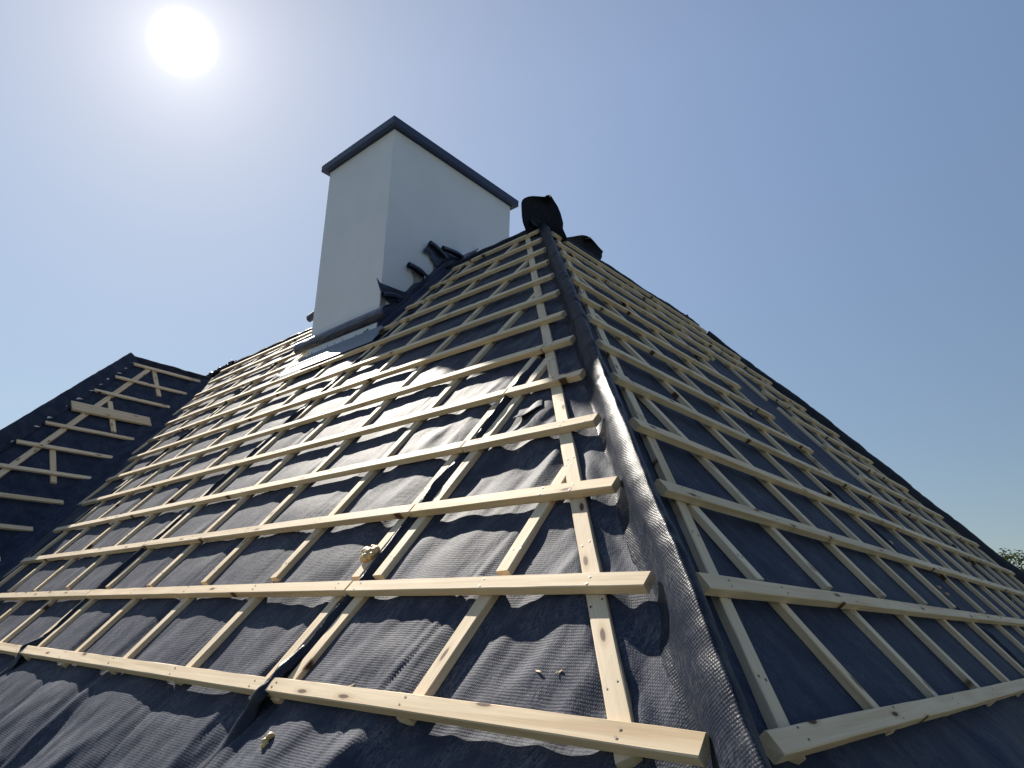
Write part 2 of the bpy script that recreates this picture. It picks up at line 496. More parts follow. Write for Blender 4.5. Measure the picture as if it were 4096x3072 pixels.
# ------------------------------------------------------------------ battens, right slope
def rowR(a0, a1, k):
    kc = k - .064
    n = [c-a0 for c in colR + [hipbR(kc)] if a0+.06 < c < a1-.06] if k < 5 else []
    return batten('batten', PR(a0, kc+rnd.uniform(-.008, .008)), PR(a1, kc+rnd.uniform(-.008, .008)), nR, slopeR, nails=n, seed=nx())
for k in range(0, 13):
    h0 = hR*k + .385 + rnd.uniform(-.02, .02)
    e = 32.75 - .92*k + rnd.uniform(-.1, .1)
    cuts = [11.78 + rnd.uniform(-.06, .06) + (.2 if k > 9 else 0), 20.62 + rnd.uniform(-.08, .08)]
    if k == 12: cuts = [12.3]
    lim = [(h0, e)]
    if k in (5, 6, 7, 8):
        lim = [(h0, 14.45 + rnd.uniform(-.06, .06)), (18.4 + rnd.uniform(-.1, .1), e)]
    for (s0, s1) in lim:
        pts = [s0] + [c for c in cuts if s0+.25 < c < s1-.25] + [s1]
        for i in range(len(pts)-1):
            g = .02
            rowR(pts[i] + (g if i else 0), pts[i+1] - (g if i < len(pts)-2 else 0), k)
def cbR(a, k0, k1):
    n = [(q+.35-k0)/math.sin(aR) for q in range(0, 13) if k0 < q-.3 < k1] if k0 < 3 and a < 16 else []
    return batten('counter_batten', PR(a, k0, TOPC), PR(a, k1, TOPC), nR, slopeR, thick=CT, nails=n, seed=nx())
for c in colR:
    ktop = min(12.2, (c - .92 - .1)/.935) if c < 12.6 else 12.2
    kfar = (33.3 - c)/.92 - .35
    ktop = min(ktop, kfar)
    cbR(c, -.118 + rnd.uniform(-.02, .012), min(.985, ktop))
    k0 = 1.12 + rnd.uniform(-.02, .03)
    if ktop < k0 + .2: continue
    if c == 16.37:
        cbR(c, k0, 4.12); cbR(c, 8.7, ktop)
    elif c == 18.45:
        cbR(c, k0, 7.42); cbR(c-.5, 7.6, ktop)
    else:
        cbR(c, k0, ktop)
for (k0, k1) in ((-.1, 3.3), (3.32, 8.2), (8.22, 12.2)):
    n = [(q-k0)*1.61 for q in np.arange(k0+.4, k1, .6)] if k0 < 1 else []
    batten('hip_batten', PR(hipbR(k0), k0, TOPC), PR(hipbR(k1), k1, TOPC), nR, slopeR, thick=CT, nails=n, seed=nx())
# far hip batten
batten('hip_batten', PR(32.3, 0, TOPC), PR(32.3-.92*11.9, 11.9, TOPC), nR, slopeR, thick=CT, seed=nx())

# ------------------------------------------------------------------ battens, wing slope
for k in (11.39, 10.36, 9.33, 7.25, 6.22, 5.20, 4.14, 3.1, 2.08, 1.05):
    a0 = .968*k - 3.72; a1 = .94*k - .32 + rnd.uniform(-.04, .04)
    batten('batten', PW(a0, k-.064), PW(a1, k-.064), nW, slopeW, thick=.075, seed=nx())
batten('batten', PW(4.31, 8.23), PW(7.36, 8.235), nW, slopeW, width=.53, seed=nx(), label='wide board among the narrow battens')
batten('hip_batten', PW(.965*.4-2.93, .4, TOPC), PW(.965*11.4-2.93, 11.4, TOPC), nW, slopeW, width=.2, thick=CT, seed=nx())
for (a_, k0, k1) in ((8.2, 9.88, 11.4), (5.85, 7.45, 8.95), (3.43, 4.85, 6.27), (1.3, 2.6, 3.9)):
    batten('counter_batten', PW(a_-.05, k0, TOPC), PW(a_+.05, k1, TOPC), nW, slopeW, width=.19, thick=CT, seed=nx())

# ------------------------------------------------------------------ lapped membrane seams between the paired counter battens
def crest_strip(name, center, k0, k1, e, v, n, parent, half, hgt, sd, da=0.):
    nk = int((k1-k0)*26)+2; nc = 13
    k = np.linspace(k0, k1, nk)
    P = np.zeros((nk, nc, 3)); UV = np.zeros((nk, nc, 2))
    for j in range(nc):
        u = j/(nc-1)*2-1
        a = np.array([center(x) for x in k]) + u*half*(1-.55*(1-u*u)*.6) + .05*(1-u*u)*vnoise(k*2.3, 0*k+1, sd)
        prof = (1-abs(u)**1.3)
        hh = -.165 + prof*(hgt + .045*vnoise(k*1.7, 0*k+j*.25, sd+1) + .02*vnoise(k*6, 0*k+j*.6, sd+2))
        hh = np.minimum(hh, -.010)
        for q in range(nk):
            P[q, j] = a[q]*e + k[q]*v + hh[q]*n
            UV[q, j] = (a[q]*S + j*.01, k[q]*1.34*S)
    return sheet(name, P, UV, M_SEAM, parent)
for i, (c0, c1) in enumerate(pairL):
    k0 = -.2 if c0 < 20 else (c0-21.9)/.911+.4
    k1 = min(12.1, (c0-.95)/.85)
    crest_strip('membrane_seam', lambda k: (c0+c1)/2 + drift(k), k0, k1, eL, vL, nL, slopeL, .125, .11, 301+i*10)
for i, c in enumerate((11.83, 20.75)):
    crest_strip('membrane_seam', lambda k: c, -.2, min(11.9, (c-1.0)/.935), eR, vR, nR, slopeR, .16, .07, 341+i*10)

# loose seam tongues hanging over the lowest batten
def tongue(path, w0, w1, sd):
    """path: list of (a, k, off)"""
    p = np.array(path); n = len(p); m = 60; nc = 9
    t = np.linspace(0, n-1, m)
    def cr(c):
        out = np.interp(t, np.arange(n), c)
        kern = np.array([1, 2, 3, 2, 1])/9.
        return np.convolve(np.pad(out, 2, mode='edge'), kern, 'valid')
    a, k, o = cr(p[:, 0]), cr(p[:, 1]), cr(p[:, 2])
    P = np.zeros((m, nc, 3)); UV = np.zeros((m, nc, 2))
    for j in range(nc):
        u = j/(nc-1)*2-1
        w = np.linspace(w0, w1, m)*(1+.15*vnoise(t*1.3, 0*t, sd))
        oo = o + (1-u*u)*.035*(1+vnoise(t*.8, 0*t+3, sd)) + .010*vnoise(t*1.2, 0*t+u*2, sd+1)*(abs(u)+.2) - .04*abs(u)
        aa = a + u*w; kk_ = k + u*w*.22
        for q in range(m):
            P[q, j] = PL(aa[q], kk_[q], oo[q]); UV[q, j] = (aa[q]*S, kk_[q]*1.3*S)
    return sheet('membrane_flap', P, UV, M_SEAM, slopeL, thick=.002)
tongue([(5.19, .36, -.12), (5.17, .16, -.05), (5.12, .04, .012), (5.11, -.08, .016), (5.15, -.17, .0), (5.22, -.27, -.12), (5.27, -.55, -.15), (5.32, -.9, -.13), (5.36, -1.3, -.13)], .06, .16, 401)
tongue([(13.72, .3, -.12), (13.72, .0, -.03), (13.74, -.1, -.02), (13.8, -.3, -.12), (13.95, -.8, -.13), (14.1, -1.6, -.13)], .07, .2, 421)

# torn, overlapping membrane edge beside the hip batten
def torn():
    n, m = 26, 10
    P = np.zeros((n, m, 3)); UV = np.zeros((n, m, 2))
    for i in range(n):
        t = i/(n-1)
        a = 4.85 - t*.50; ke = 3.24 + .24*t + .03*math.sin(t*9)
        for j in range(m):
            s = j/(m-1)
            k = ke + s*.30
            off = -.10 + .05*math.sin(t*3.1)*(1-s) - .05*s + .012*math.sin(7*t+3*s)
            P[i, j] = PL(a + .26*s*t, k, off); UV[i, j] = (a*S, k*1.3*S)
    return sheet('membrane_flap', P, UV, M_MEM, slopeL, thick=.002)
torn()

# ------------------------------------------------------------------ hip covers (rolled strips of membrane)
def unit(v): return v/np.linalg.norm(v)
def hip_cover(base, direc, n1, n2, away1, away2, k0, k1, prof, sd, nk, wr=1., mat=None, wmul=None, taper=None):
    """base(k) along the hip; prof: list of (d1, d2, height1, height2)"""
    k = np.linspace(k0, k1, nk); m = 61
    prof = np.array(prof); tt = np.linspace(0, len(prof)-1, m)
    c = np.stack([np.interp(tt, np.arange(len(prof)), prof[:, q]) for q in range(prof.shape[1])], 1)
    kern = np.array([0, 1, 3, 4, 3, 1, 0])/12.
    for q in range(c.shape[1]): c[:, q] = np.convolve(np.pad(c[:, q], 3, mode='edge'), kern, 'valid')
    nb = unit(n1+n2)
    P = np.zeros((nk, m, 3)); UV = np.zeros((nk, m, 2))
    Lh = np.linalg.norm(direc)
    for j in range(m):
        u = j/(m-1)
        edge = np.sin(np.pi*u)
        w = wr*edge*(.030*fbm(k*1.1, 0*k+u*2.2, sd, 2) + .012*vnoise(k*5.0+2*u, 0*k+u*3, sd+5)
              + .020*np.exp(-((u-.5)/.28)**2)*vnoise(k*2.3+.8*u, 0*k, sd+7))
        crk = np.maximum(0, vnoise(k*8.0 + 3.5*u, 0*k + u*4.2, sd+9))*sstep(2.6, 4.2, k)*.034*wr + edge*.006*wr*np.sin(k*21+3*vnoise(k*3,0*k+u,sd+11)+u*6)*sstep(-.2,.5,vnoise(k*1.7, 0*k+u*2, sd+12))
        w = w + wr*.055*vnoise(k*1.9+2*u, 0*k+u*5, sd+15)*np.exp(-((u-.24)/.11)**2)
        side = wr*.045*vnoise(k*.9, 0*k, sd+3)*edge + (.05*wr*vnoise(k*2.1, 0*k+5, sd+4)*np.exp(-(u/.16)**2))
        sc_ = 1.0 if wmul is None else wmul(k)
        d = c[j, 0]; h1 = c[j, 1]; h2 = c[j, 2]; hb = c[j, 3]
        for q in range(nk):
            s_ = sc_ if np.isscalar(sc_) else sc_[q]
            hq = 1. if taper is None else float(1-sstep(taper[0], taper[1], k[q])*taper[2])
            dd = d*s_ + side[q]
            p = base(k[q]) + (away1*max(0, -dd) + away2*max(0, dd)) + n1*h1 + n2*h2 + nb*(hb*hq + w[q] - crk[q])
            P[q, j] = p; UV[q, j] = (u*.16*1.2 + (d*.3)*S, k[q]*Lh*S)
    return sheet('hip_cover', P, UV, mat or M_HIP, house, thick=.0015)
u_ = unit(uh)
awL = unit(np.cross(nL, u_)); awL = awL if awL @ eL > 0 else -awL
awR = unit(np.cross(nR, u_)); awR = awR if awR @ eR > 0 else -awR
# columns: signed distance (left -), n1 height, n2 height, bisector height
PROF = [(-.36, MB-.02, 0, 0), (-.30, MB+.012, 0, 0), (-.245, -.158, 0, 0), (-.20, -.115, 0, 0), (-.165, -.055, 0, .0), (-.135, -.005, 0, .022), (-.10, 0, 0, .07), (-.06, 0, 0, .108), (-.02, 0, 0, .135), (.025, 0, 0, .147),
        (.07, 0, 0, .140), (.11, 0, 0, .115), (.145, 0, 0, .075), (.175, 0, .0, .015), (.20, 0, -.08, 0), (.225, 0, -.16, 0), (.30, 0, MB+.01, 0)]
hip = hip_cover(lambda k: k*uh, uh, nL, nR, awL, awR, KB, 12.3, PROF, 501, 760, taper=(11.2, 12.3, .6))
hip['label'] = 'rolled membrane strip over the near hip between both slopes'
# far hip of the right slope
nF = A(-math.sin(th)*0+0, math.sin(aR), math.cos(aR)); nF = unit(nF)
dF = PR(-.92, 1, 0)
uF = unit(dF)
aw1 = unit(np.cross(nR, uF)); aw1 = aw1 if aw1 @ eR < 0 else -aw1
aw2 = unit(np.cross(nF, uF)); aw2 = aw2 if aw2 @ (-A(1, 0, 0)) > 0 else -aw2
PROF2 = [(-.5, -.15, 0, 0), (-.35, -.05, 0, 0), (-.2, .0, 0, .10), (-.1, 0, 0, .18), (0, 0, 0, .22), (.1, 0, 0, .18), (.2, 0, 0, .1), (.35, 0, -.05, 0), (.5, 0, -.15, 0)]
hip_cover(lambda k: PR(far_hip(0), 0) + k*dF, dF, nR, nF, aw1, aw2, KB, 12.1, PROF2, 531, 160, wr=.7, mat=M_FLAP, taper=(8.5, 12.0, .85))
# wing hip
dW = PW(.99, 1, 0) - oW
uW = unit(dW)
nWF = nL
aw3 = unit(np.cross(nW, uW)); aw3 = aw3 if aw3 @ eW > 0 else -aw3
aw4 = unit(np.cross(nWF, uW)); aw4 = aw4 if aw4 @ eL > 0 else -aw4
PROF3 = [(-.5, -.15, 0, 0), (-.38, -.08, 0, 0), (-.25, -.02, 0, .03), (-.1, 0, 0, .11), (0, 0, 0, .13), (.1, 0, 0, .1), (.25, 0, -.02, 0), (.4, 0, -.15, 0)]
hip_cover(lambda k: PW(-4.45, 0) + k*dW, dW, nW, nWF, aw3, aw4, KB, KW+.1, PROF3, 561, 200, wr=.45, mat=M_WING)

def ridge_cover(P0, P1, n1, n2, hgt, sd, half=.32, nn=160, mat=None):
    d = P1-P0; L = np.linalg.norm(d); x = d/L
    s1 = unit(np.cross(n1, x)); s1 = s1 if s1[2] < 0 else -s1
    s2 = unit(np.cross(n2, x)); s2 = s2 if s2[2] < 0 else -s2
    m = 21; P = np.zeros((nn, m, 3)); UV = np.zeros((nn, m, 2))
    t = np.linspace(0, 1, nn)
    for j in range(m):
        u = j/(m-1)*2-1
        w = .03*fbm(t*L*1.1, 0*t+u*1.5, sd, 3)
        hh = hgt*(1-u*u) + w*(1-.6*u*u)
        for q in range(nn):
            P[q, j] = P0 + d*t[q] + (s1*max(0, -u) + s2*max(0, u))*half + A(0, 0, 1)*hh[q] - .165*(n1 if u < 0 else n2)*abs(u)**.5
            UV[q, j] = (u*half*S, t[q]*L*S)
    return sheet('ridge_cover', P, UV, mat or M_HIP, house)
yr = KT/math.tan(aL)
apex = KT*uh
nLb = A(0, math.sin(aL), math.cos(aL))                 # back of the left block
nRb = A(-math.cos(th)*math.sin(aR), math.sin(th)*math.sin(aR), math.cos(aR))
ridge_cover(PL(11.5, KT), PL(33.6, KT), nL, nLb, .03, 601)
ridge_cover(PR(11.0, KT), PR(far_hip(KT)-.1, KT), nR, nRb, .03, 611)
wr0 = PW(wing_hip(KW), KW); wr1 = PW(wing_val(KW)+.2, KW)
nWb = A(-nW[0], -nW[1], nW[2])
ridge_cover(wr0, wr1, nW, nWb, .05, 621)

# valley strip, a trough of membrane between the left slope and the wing
def valley():
    nk, m = 220, 41; k = np.linspace(KB, 11.6, nk); P = np.zeros((nk, m, 3)); UV = np.zeros((nk, m, 2))
    for q in range(nk):
        b0 = PL(22.1+.911*k[q], k[q], MB+.015)
        d1 = -eL*.95 + .55*unit(vL)*0; d2 = -eW*.75
        for j in range(m):
            u = j/(m-1)*2-1
            w = .05*float(fbm(k[q]*.9+u, u*1.7+5, 641, 3))*(1-u*u) + .022*float(vnoise(k[q]*2.6, u*3, 645))*(1-u*u)
            flat = math.sqrt(u*u+.12)-.346
            p = b0 + (d1 if u < 0 else d2)*abs(u)*1.0 + (unit(nL+nW))*(.07*(1-abs(u))**1.5 + w) + (nL*.022 if u < 0 else nW*.03)*(1-.5*abs(u))
            P[q, j] = p; UV[q, j] = (u*.25, k[q]*1.6*S)
    return sheet('valley_strip', P, UV, M_WING, house)
valley()

# ------------------------------------------------------------------ hidden sides of the roof, so that it is a closed body
def poly(name, pts, mat, label=None):
    P = np.array(pts)
    uv = [(p[0]*S, p[1]*S+p[2]*S) for p in P]
    o = obj(name, P*S, [tuple(range(len(P)))], mat, house, uv=uv)
    if label: o['label'] = label
    return o
def down(P, n, k):                                      # follow the fall line of plane n from P to height k
    h = unit(A(n[0], n[1], 0)); tan = math.hypot(n[0], n[1])/n[2]
    return P + h*((P[2]-k)/tan) + A(0, 0, k-P[2])
LE = PL(33.6, KT); RE = PR(far_hip(KT), KT)
dz = A(0, 0, .17)
RC = PR(far_hip(KB), KB)
nF_ = nF
poly('roof_slope', [apex-dz, LE-dz, down(LE, nLb, KB), down(apex, nLb, KB)], M_MEM, 'rear slope behind the main ridge')
poly('roof_slope', [RE-dz, apex-dz, down(apex, nRb, KB), down(RE, nRb, KB)], M_MEM, 'rear slope behind the right ridge')
poly('roof_slope', [RE-dz, RC-dz, down(RE, nRb, KB)], M_MEM, 'far hipped end of the roof')
poly('roof_slope', [LE-dz, down(LE, nL, KB) + A(0, 3, 0), down(LE, nLb, KB)], M_MEM, 'far left end of the main roof')
WC = PW(wing_hip(KB), KB)
wl0 = down(wr0, nWb, KB)
poly('roof_slope', [wr0-dz, wl0, WC-dz], M_MEM, 'front hipped end of the wing')
wr1x = PW(wing_val(KW)+6, KW)
poly('roof_slope', [wr1x-dz, down(wr1x, nWb, KB), wl0, wr0-dz], M_MEM, 'far slope of the wing')
# walls
gz = -3.4/S
def wallbox(x0, x1, y0, y1, z0, z1):
    v = [(x0, y0, z0), (x1, y0, z0), (x1, y1, z0), (x0, y1, z0), (x0, y0, z1), (x1, y0, z1), (x1, y1, z1), (x0, y1, z1)]
    f = [(0, 1, 5, 4), (1, 2, 6, 5), (2, 3, 7, 6), (3, 0, 4, 7), (4, 5, 6, 7)]
    return np.array(v)*S, f
ye = KB/math.tan(aL); xe = -KB/math.tan(aR)
V, F = wallbox(-33.5, xe-1.2, ye+1.2, 24.0, gz, KB+.5)
obj('wall', V, F, M_WALL, house)
V, F = wallbox(-19.5, xe-1.9, 24.0, 33.0, gz, KB+.5)
obj('wall', V, F, M_WALL, house)
V, F = wallbox(-39, -22.4, -3.3, 3.0, gz, KB+.5)
obj('wall', V, F, M_WALL, house)

# ------------------------------------------------------------------ chimney
cx0, cx1 = -15.80, -19.71; cyF = 8.26
dC = unit(A(-.0827, .9966, 0)); CD = 6.18
def CP(x, d, z): return A(x + dC[0]*d, cyF + dC[1]*d, z)
ztop = 16.45
def box_pts(x0, x1, d0, d1, z0, z1):
    return [CP(x0, d0, z0), CP(x1, d0, z0), CP(x1, d1, z0), CP(x0, d1, z0), CP(x0, d0, z1), CP(x1, d0, z1), CP(x1, d1, z1), CP(x0, d1, z1)]
BF = [(0, 1, 2, 3), (4, 7, 6, 5), (0, 4, 5, 1), (1, 5, 6, 2), (2, 6, 7, 3), (3, 7, 4, 0)]
def bevelled(o, w):
    md = o.modifiers.new('bevel', 'BEVEL'); md.width = w; md.segments = 2; return o
# shaft, with a fine grid so that the plaster can be very slightly uneven
chim = obj('chimney', np.array(box_pts(cx0, cx1, 0, CD, 6.5, ztop+.1))*S, BF, M_PLASTER, house)
bevelled(chim, .006)
chim['label'] = 'tall pale grey plastered chimney'
ov = .24
cap = obj('cap', np.array(box_pts(cx0+ov, cx1-ov, -ov, CD+ov, ztop, ztop+.26))*S, BF, M_CAP, chim)
bevelled(cap, .0012)
# thin dark strip beneath the cap, standing in for the soft shade
obj('cap_shade', np.array(box_pts(cx0+.04, cx1-.04, -.04, CD+.04, ztop-.03, ztop-.002))*S, BF, M_CAP, chim)
# front apron: rolled membrane on top, aluminium upstand plate, flange on the roof
def sweep(name, prof, x0, x1, mat, parent, nn=60, rag=0., sd=0, thick=0., shear=0.):
    m = 40; prof = np.array(prof); tt = np.linspace(0, len(prof)-1, m)
    yy = np.interp(tt, np.arange(len(prof)), prof[:, 0]); zz = np.interp(tt, np.arange(len(prof)), prof[:, 1])
    kern = np.array([1, 2, 1])/4.
    yy = np.convolve(np.pad(yy, 1, mode='edge'), kern, 'valid'); zz = np.convolve(np.pad(zz, 1, mode='edge'), kern, 'valid')
    P = np.zeros((nn, m, 3)); UV = np.zeros((nn, m, 2))
    for i in range(nn):
        t = i/(nn-1); x = x0 + (x1-x0)*t
        for j in range(m):
            e = rag*float(vnoise(x*2.2, j*.18, sd)) + .5*rag*float(vnoise(x*6, j*.3, sd+1))
            P[i, j] = (x + shear*(j/(m-1))*(1-t), yy[j]+e, zz[j]+.6*e); UV[i, j] = (x*S, j*.004)
    return sheet(name, P, UV, mat, parent, thick=thick)
sweep('flashing_roll', [(8.25, 9.80), (8.19, 9.775), (8.10, 9.73), (8.03, 9.65), (8.005, 9.56), (8.02, 9.47), (8.07, 9.40), (8.14, 9.345)], -15.22, -20.36, M_EPDM, chim, rag=.012, sd=711, thick=.006)
pl = [(-15.69, 8.13, 8.95), (-19.64, 8.13, 8.99), (-19.64, 8.15, 9.36), (-15.69, 8.15, 9.30)]
V = [A(*p) for p in pl] + [A(p[0], p[1]+.03, p[2]) for p in pl]
F = [(0, 1, 2, 3), (7, 6, 5, 4), (0, 4, 5, 1), (1, 5, 6, 2), (2, 6, 7, 3), (3, 7, 4, 0)]
fm = [0]*6
rk = random.Random(5)
def mark(V, F, fm, x, z, dx, dz, w=.012):
    d = A(dx, 0, dz); L = np.linalg.norm(d); q = A(-dz, 0, dx)/L*w
    b = len(V); c = A(x, 8.125, z)
    V += [c-q, c+d-q, c+d+q, c+q]; F.append((b, b+1, b+2, b+3)); fm.append(1)
def glyph(x, z, s, strokes):
    for (x0, z0, x1, z1) in strokes: mark(V, F, fm, x + x0*s, z + z0*s, (x1-x0)*s, (z1-z0)*s)
TWO = [(0, .9, -.5, 1.), (-.5, 1., -.6, .6), (-.6, .6, 0, 0)]
for gx, gz_ in ((-19.30, 9.13), (-18.35, 9.13), (-17.45, 9.10), (-16.25, 9.07)): glyph(gx, gz_, .06, TWO)
for gx, gz_ in ((-19.5, 9.19), (-17.5, 9.21), (-16.05, 9.06), (-17.6, 9.11)): mark(V, F, fm, gx, gz_, -.03, .01, .018)
glyph(-17.95, 9.08, .1, [(0, 0, 0, 1), (.15, 0, -.3, 0), (0, 1.3, 0, 1.45)])
glyph(-16.35, 9.14, .12, [(0, 0, 2.2, .25), (2.2, .25, 1.7, .45), (2.2, .25, 1.8, -.05)])
glyph(-16.75, 9.10, .08, [(-.5, 0, .5, .5), (0, -.3, 0, .8)])
obj('flashing_plate', np.array(V)*S, F, None, chim, mats=[M_PLATE, M_MARK], fmat=fm)
fl = []
for (s, o) in ((8.985, .02), (8.95, .05), (8.90, .06), (8.84, .045), (8.80, .02), (8.6, .03), (8.56, .055), (8.50, .055), (8.46, .03), (8.3, .03), (8.12, .035), (8.03, .03)):
    p = PL(0, s, o); fl.append((p[1], p[2]))
sweep('flashing_flange', fl, -15.15, -19.55, M_ALU, chim, rag=.006, sd=731, thick=.003, shear=.8)
# crinkled left end of the flange
def crinkle():
    n, m = 30, 16; P = np.zeros((n, m, 3)); UV = np.zeros((n, m, 2))
    for i in range(n):
        for j in range(m):
            t = i/(n-1); s = j/(m-1)
            P[i, j] = PL(19.4 + .75*t - .2*s*t, 8.78 - .72*s, .04 + .03*math.sin(s*38)*min(1, .3+t) + .01*math.sin(t*9+s*5)); UV[i, j] = (t, s)
    return sheet('flashing_flange', P, UV, M_ALU, chim, thick=.002)
crinkle()
# side flashing: a band of membrane up the chimney side with peeled strips
xs = cx0 + .025
def CS(y, z, o=0.): d = (y-cyF)/dC[1]; return A(cx0 + dC[0]*d + .02 + o, y, z)
def side_band():
    n = 60; m = 8; P = np.zeros((n, m, 3)); UV = np.zeros((n, m, 2))
    for i in range(n):
        y = 8.2 + (11.9-8.2)*i/(n-1)
        zt = np.interp(y, [8.2, 8.3, 8.8, 9.2, 9.98, 10.5, 11.3, 11.9], [9.75, 9.80, 10.28, 10.75, 11.5, 12.1, 12.85, 13.0]) + .05*float(vnoise(y*6, 0, 741))
        zb = y*math.tan(aL) - .12
        for j in range(m):
            s = j/(m-1)
            if s < .75:
                q = s/.75; p = CS(y, zt + (zb-zt)*q, .015 + .03*float(vnoise(y*3, q*3, 742))+.03*q*q)
            else:
                q = (s-.75)/.25; p = CS(y, zb + .03, .06) + A(.62*q, 0, 0) + nL*(-.02-.05*q)
            P[i, j] = p; UV[i, j] = (y*S, s*.3)
    return sheet('side_flashing', P, UV, M_EPDM, chim, thick=.003)
side_band()
def tube(y0, z0, y1, z1, r0, r1, o0, o1, turn, sd):
    """a strip curled into an open tube lying against the wall"""
    n, m = 30, 30; P = np.zeros((n, m, 3)); UV = np.zeros((n, m, 2))
    d = A(y1-y0, z1-z0); d /= np.linalg.norm(d); q = A(-d[1], d[0])
    for i in range(n):
        t = i/(n-1); r = (r0+(r1-r0)*t)*(1+.06*float(vnoise(t*3, 1, sd))); o = o0+(o1-o0)*t
        c = A(y0+(y1-y0)*t, z0+(z1-z0)*t + .05*math.sin(t*3.1))
        for j in range(m):
            g = -1.2 + turn*j/(m-1); rr = r*(1-.16*j/(m-1))
            yz = c + q*rr*math.sin(g); P[i, j] = CS(yz[0], yz[1], o + r - rr*math.cos(g)); UV[i, j] = (t*.3, j*.01)
    return sheet('flashing_strip', P, UV, M_EPDM, chim, thick=.004)
def patch(top, bot, o_top, o_bot, sd, rag=.03):
    """a flat piece between two polylines of (y,z)"""
    n, m = 30, 12; P = np.zeros((n, m, 3)); UV = np.zeros((n, m, 2))
    T = np.array(top, float); B = np.array(bot, float)
    for i in range(n):
        t = i/(n-1)
        tp = A(*[np.interp(t*(len(T)-1), range(len(T)), T[:, q]) for q in (0, 1)])
        bt = A(*[np.interp(t*(len(B)-1), range(len(B)), B[:, q]) for q in (0, 1)]) + rag*A(vnoise(t*9, 0, sd), vnoise(t*11, 3, sd))
        for j in range(m):
            s = j/(m-1); yz = tp*(1-s)+bt*s
            P[i, j] = CS(yz[0], yz[1], o_top + (o_bot-o_top)*s + .03*float(vnoise(t*3, s*2, sd+1))); UV[i, j] = (t*.3, s*.3)
    return sheet('flashing_strip', P, UV, M_EPDM, chim, thick=.004)
# lowest: a stiff piece standing up, its lower edge curled
tube(8.20, 10.22, 8.98, 10.38, .10, .10, .10, .04, 5.4, 751)
patch([(7.93, 10.70), (8.10, 10.60), (8.6, 10.62), (9.19, 10.66)], [(8.18, 10.27), (8.5, 10.30), (8.9, 10.42), (9.22, 10.64)], .15, .12, 752, .0)
patch([(8.28, 10.30), (8.9, 10.30), (9.3, 10.66)], [(8.95, 10.02), (9.0, 10.18), (9.35, 10.70)], .03, .0, 753)
# second: tube reaching up to the left
tube(9.18, 11.66, 10.02, 11.56, .10, .115, .06, .0, 5.0, 761)
# third: tube with a ragged tail below it
tube(10.04, 12.83, 10.90, 12.58, .105, .115, .08, .03, 5.0, 771)
patch([(10.04, 12.80), (10.4, 12.68), (10.88, 12.54)], [(9.80, 12.47), (10.14, 12.44), (10.52, 12.15)], .10, .06, 772, .05)
# fourth
tube(10.68, 12.91, 11.80, 12.98, .09, .10, .07, .02, 5.0, 781)
patch([(10.6, 12.84), (11.2, 12.84), (11.75, 12.9)], [(10.95, 12.52), (11.3, 12.78), (11.8, 12.86)], .1, .02, 782)
# pointed end against the sky
patch([(11.85, 12.98), (12.15, 13.22), (12.36, 13.48), (12.56, 13.76)], [(11.95, 12.8), (12.25, 13.0), (12.42, 13.36), (12.565, 13.75)], .05, .03, 791, .0)
# smears of adhesive where the strips were pulled off
def smear(pts):
    P = [CS(y, z, -.012) for (y, z) in pts]
    obj('adhesive_smear', np.array(P)*S, [tuple(range(len(P)))], M_GLUE, chim)
smear([(8.27, 9.85), (8.30, 10.2), (8.36, 10.45), (8.55, 10.42), (8.5, 10.1), (8.45, 9.95)])
smear([(9.55, 11.05), (9.58, 11.35), (9.45, 11.62), (9.7, 11.6), (9.9, 11.5), (9.95, 11.45)])
smear([(10.42, 12.0), (10.44, 12.3), (10.35, 12.5), (10.7, 12.5), (10.85, 12.45), (10.8, 12.3)])
# small rolled strip sticking out past the far side
def left_roll():
    n, m = 12, 22; P = np.zeros((n, m, 3)); UV = np.zeros((n, m, 2))
    for i in range(n):
        t = i/(n-1); x = -19.72 - .85*t; z = 10.95 + .18*t*0 - .05*t
        for j in range(m):
            a = j/(m-1)*5.2
            P[i, j] = (x, 8.6 + .12*math.sin(a), z + .02*t + .14*math.cos(a) + .1*(j/(m-1))*(1-t)); UV[i, j] = (t*.2, j*.01)
    return sheet('flashing_strip', P, UV, M_EPDM, chim, thick=.004)
left_roll()
o = obj('flashing_strip', np.array([A(-19.73, 8.6, 11.3), A(-20.35, 8.62, 11.22), A(-20.42, 8.6, 11.08), A(-20.1, 8.58, 10.95), A(-19.73, 8.56, 10.85)])*S, [(0, 1, 2, 3, 4)], M_EPDM, chim)
o.modifiers.new('thickness', 'SOLIDIFY').thickness = .005

# ------------------------------------------------------------------ loose membrane ends standing up at the top of the hip
def loft(left, right, org, ex, depthdir, bulge, sd, nn=40, mm=30):
    l = np.array(left); r = np.array(right)
    tt = np.linspace(0, 1, nn)
    def res(c):
        d = np.r_[0, np.cumsum(np.linalg.norm(np.diff(c, axis=0), axis=1))]; d /= d[-1]
        return np.stack([np.interp(tt, d, c[:, q]) for q in (0, 1)], 1)
    l = res(l); r = res(r)
    P = np.zeros((nn, mm, 3)); UV = np.zeros((nn, mm, 2))
    for i in range(nn):
        for j in range(mm):
            s = j/(mm-1); q = l[i]*(1-s) + r[i]*s
            t = tt[i]
            b = bulge(s, t) + .03*float(vnoise(s*3, t*3, sd)) * min(1, t*4)
            P[i, j] = org + ex*q[0] + A(0, 0, q[1]) + depthdir*b; UV[i, j] = (q[0]*S, q[1]*S)
    return sheet('membrane_flap', P, UV, M_FLAP, house, thick=.003)
hv = A(-.72, .69, 0); e1 = A(.69, .72, 0)
o1 = 12.3*uh; o1 = A(o1[0], o1[1], 0)
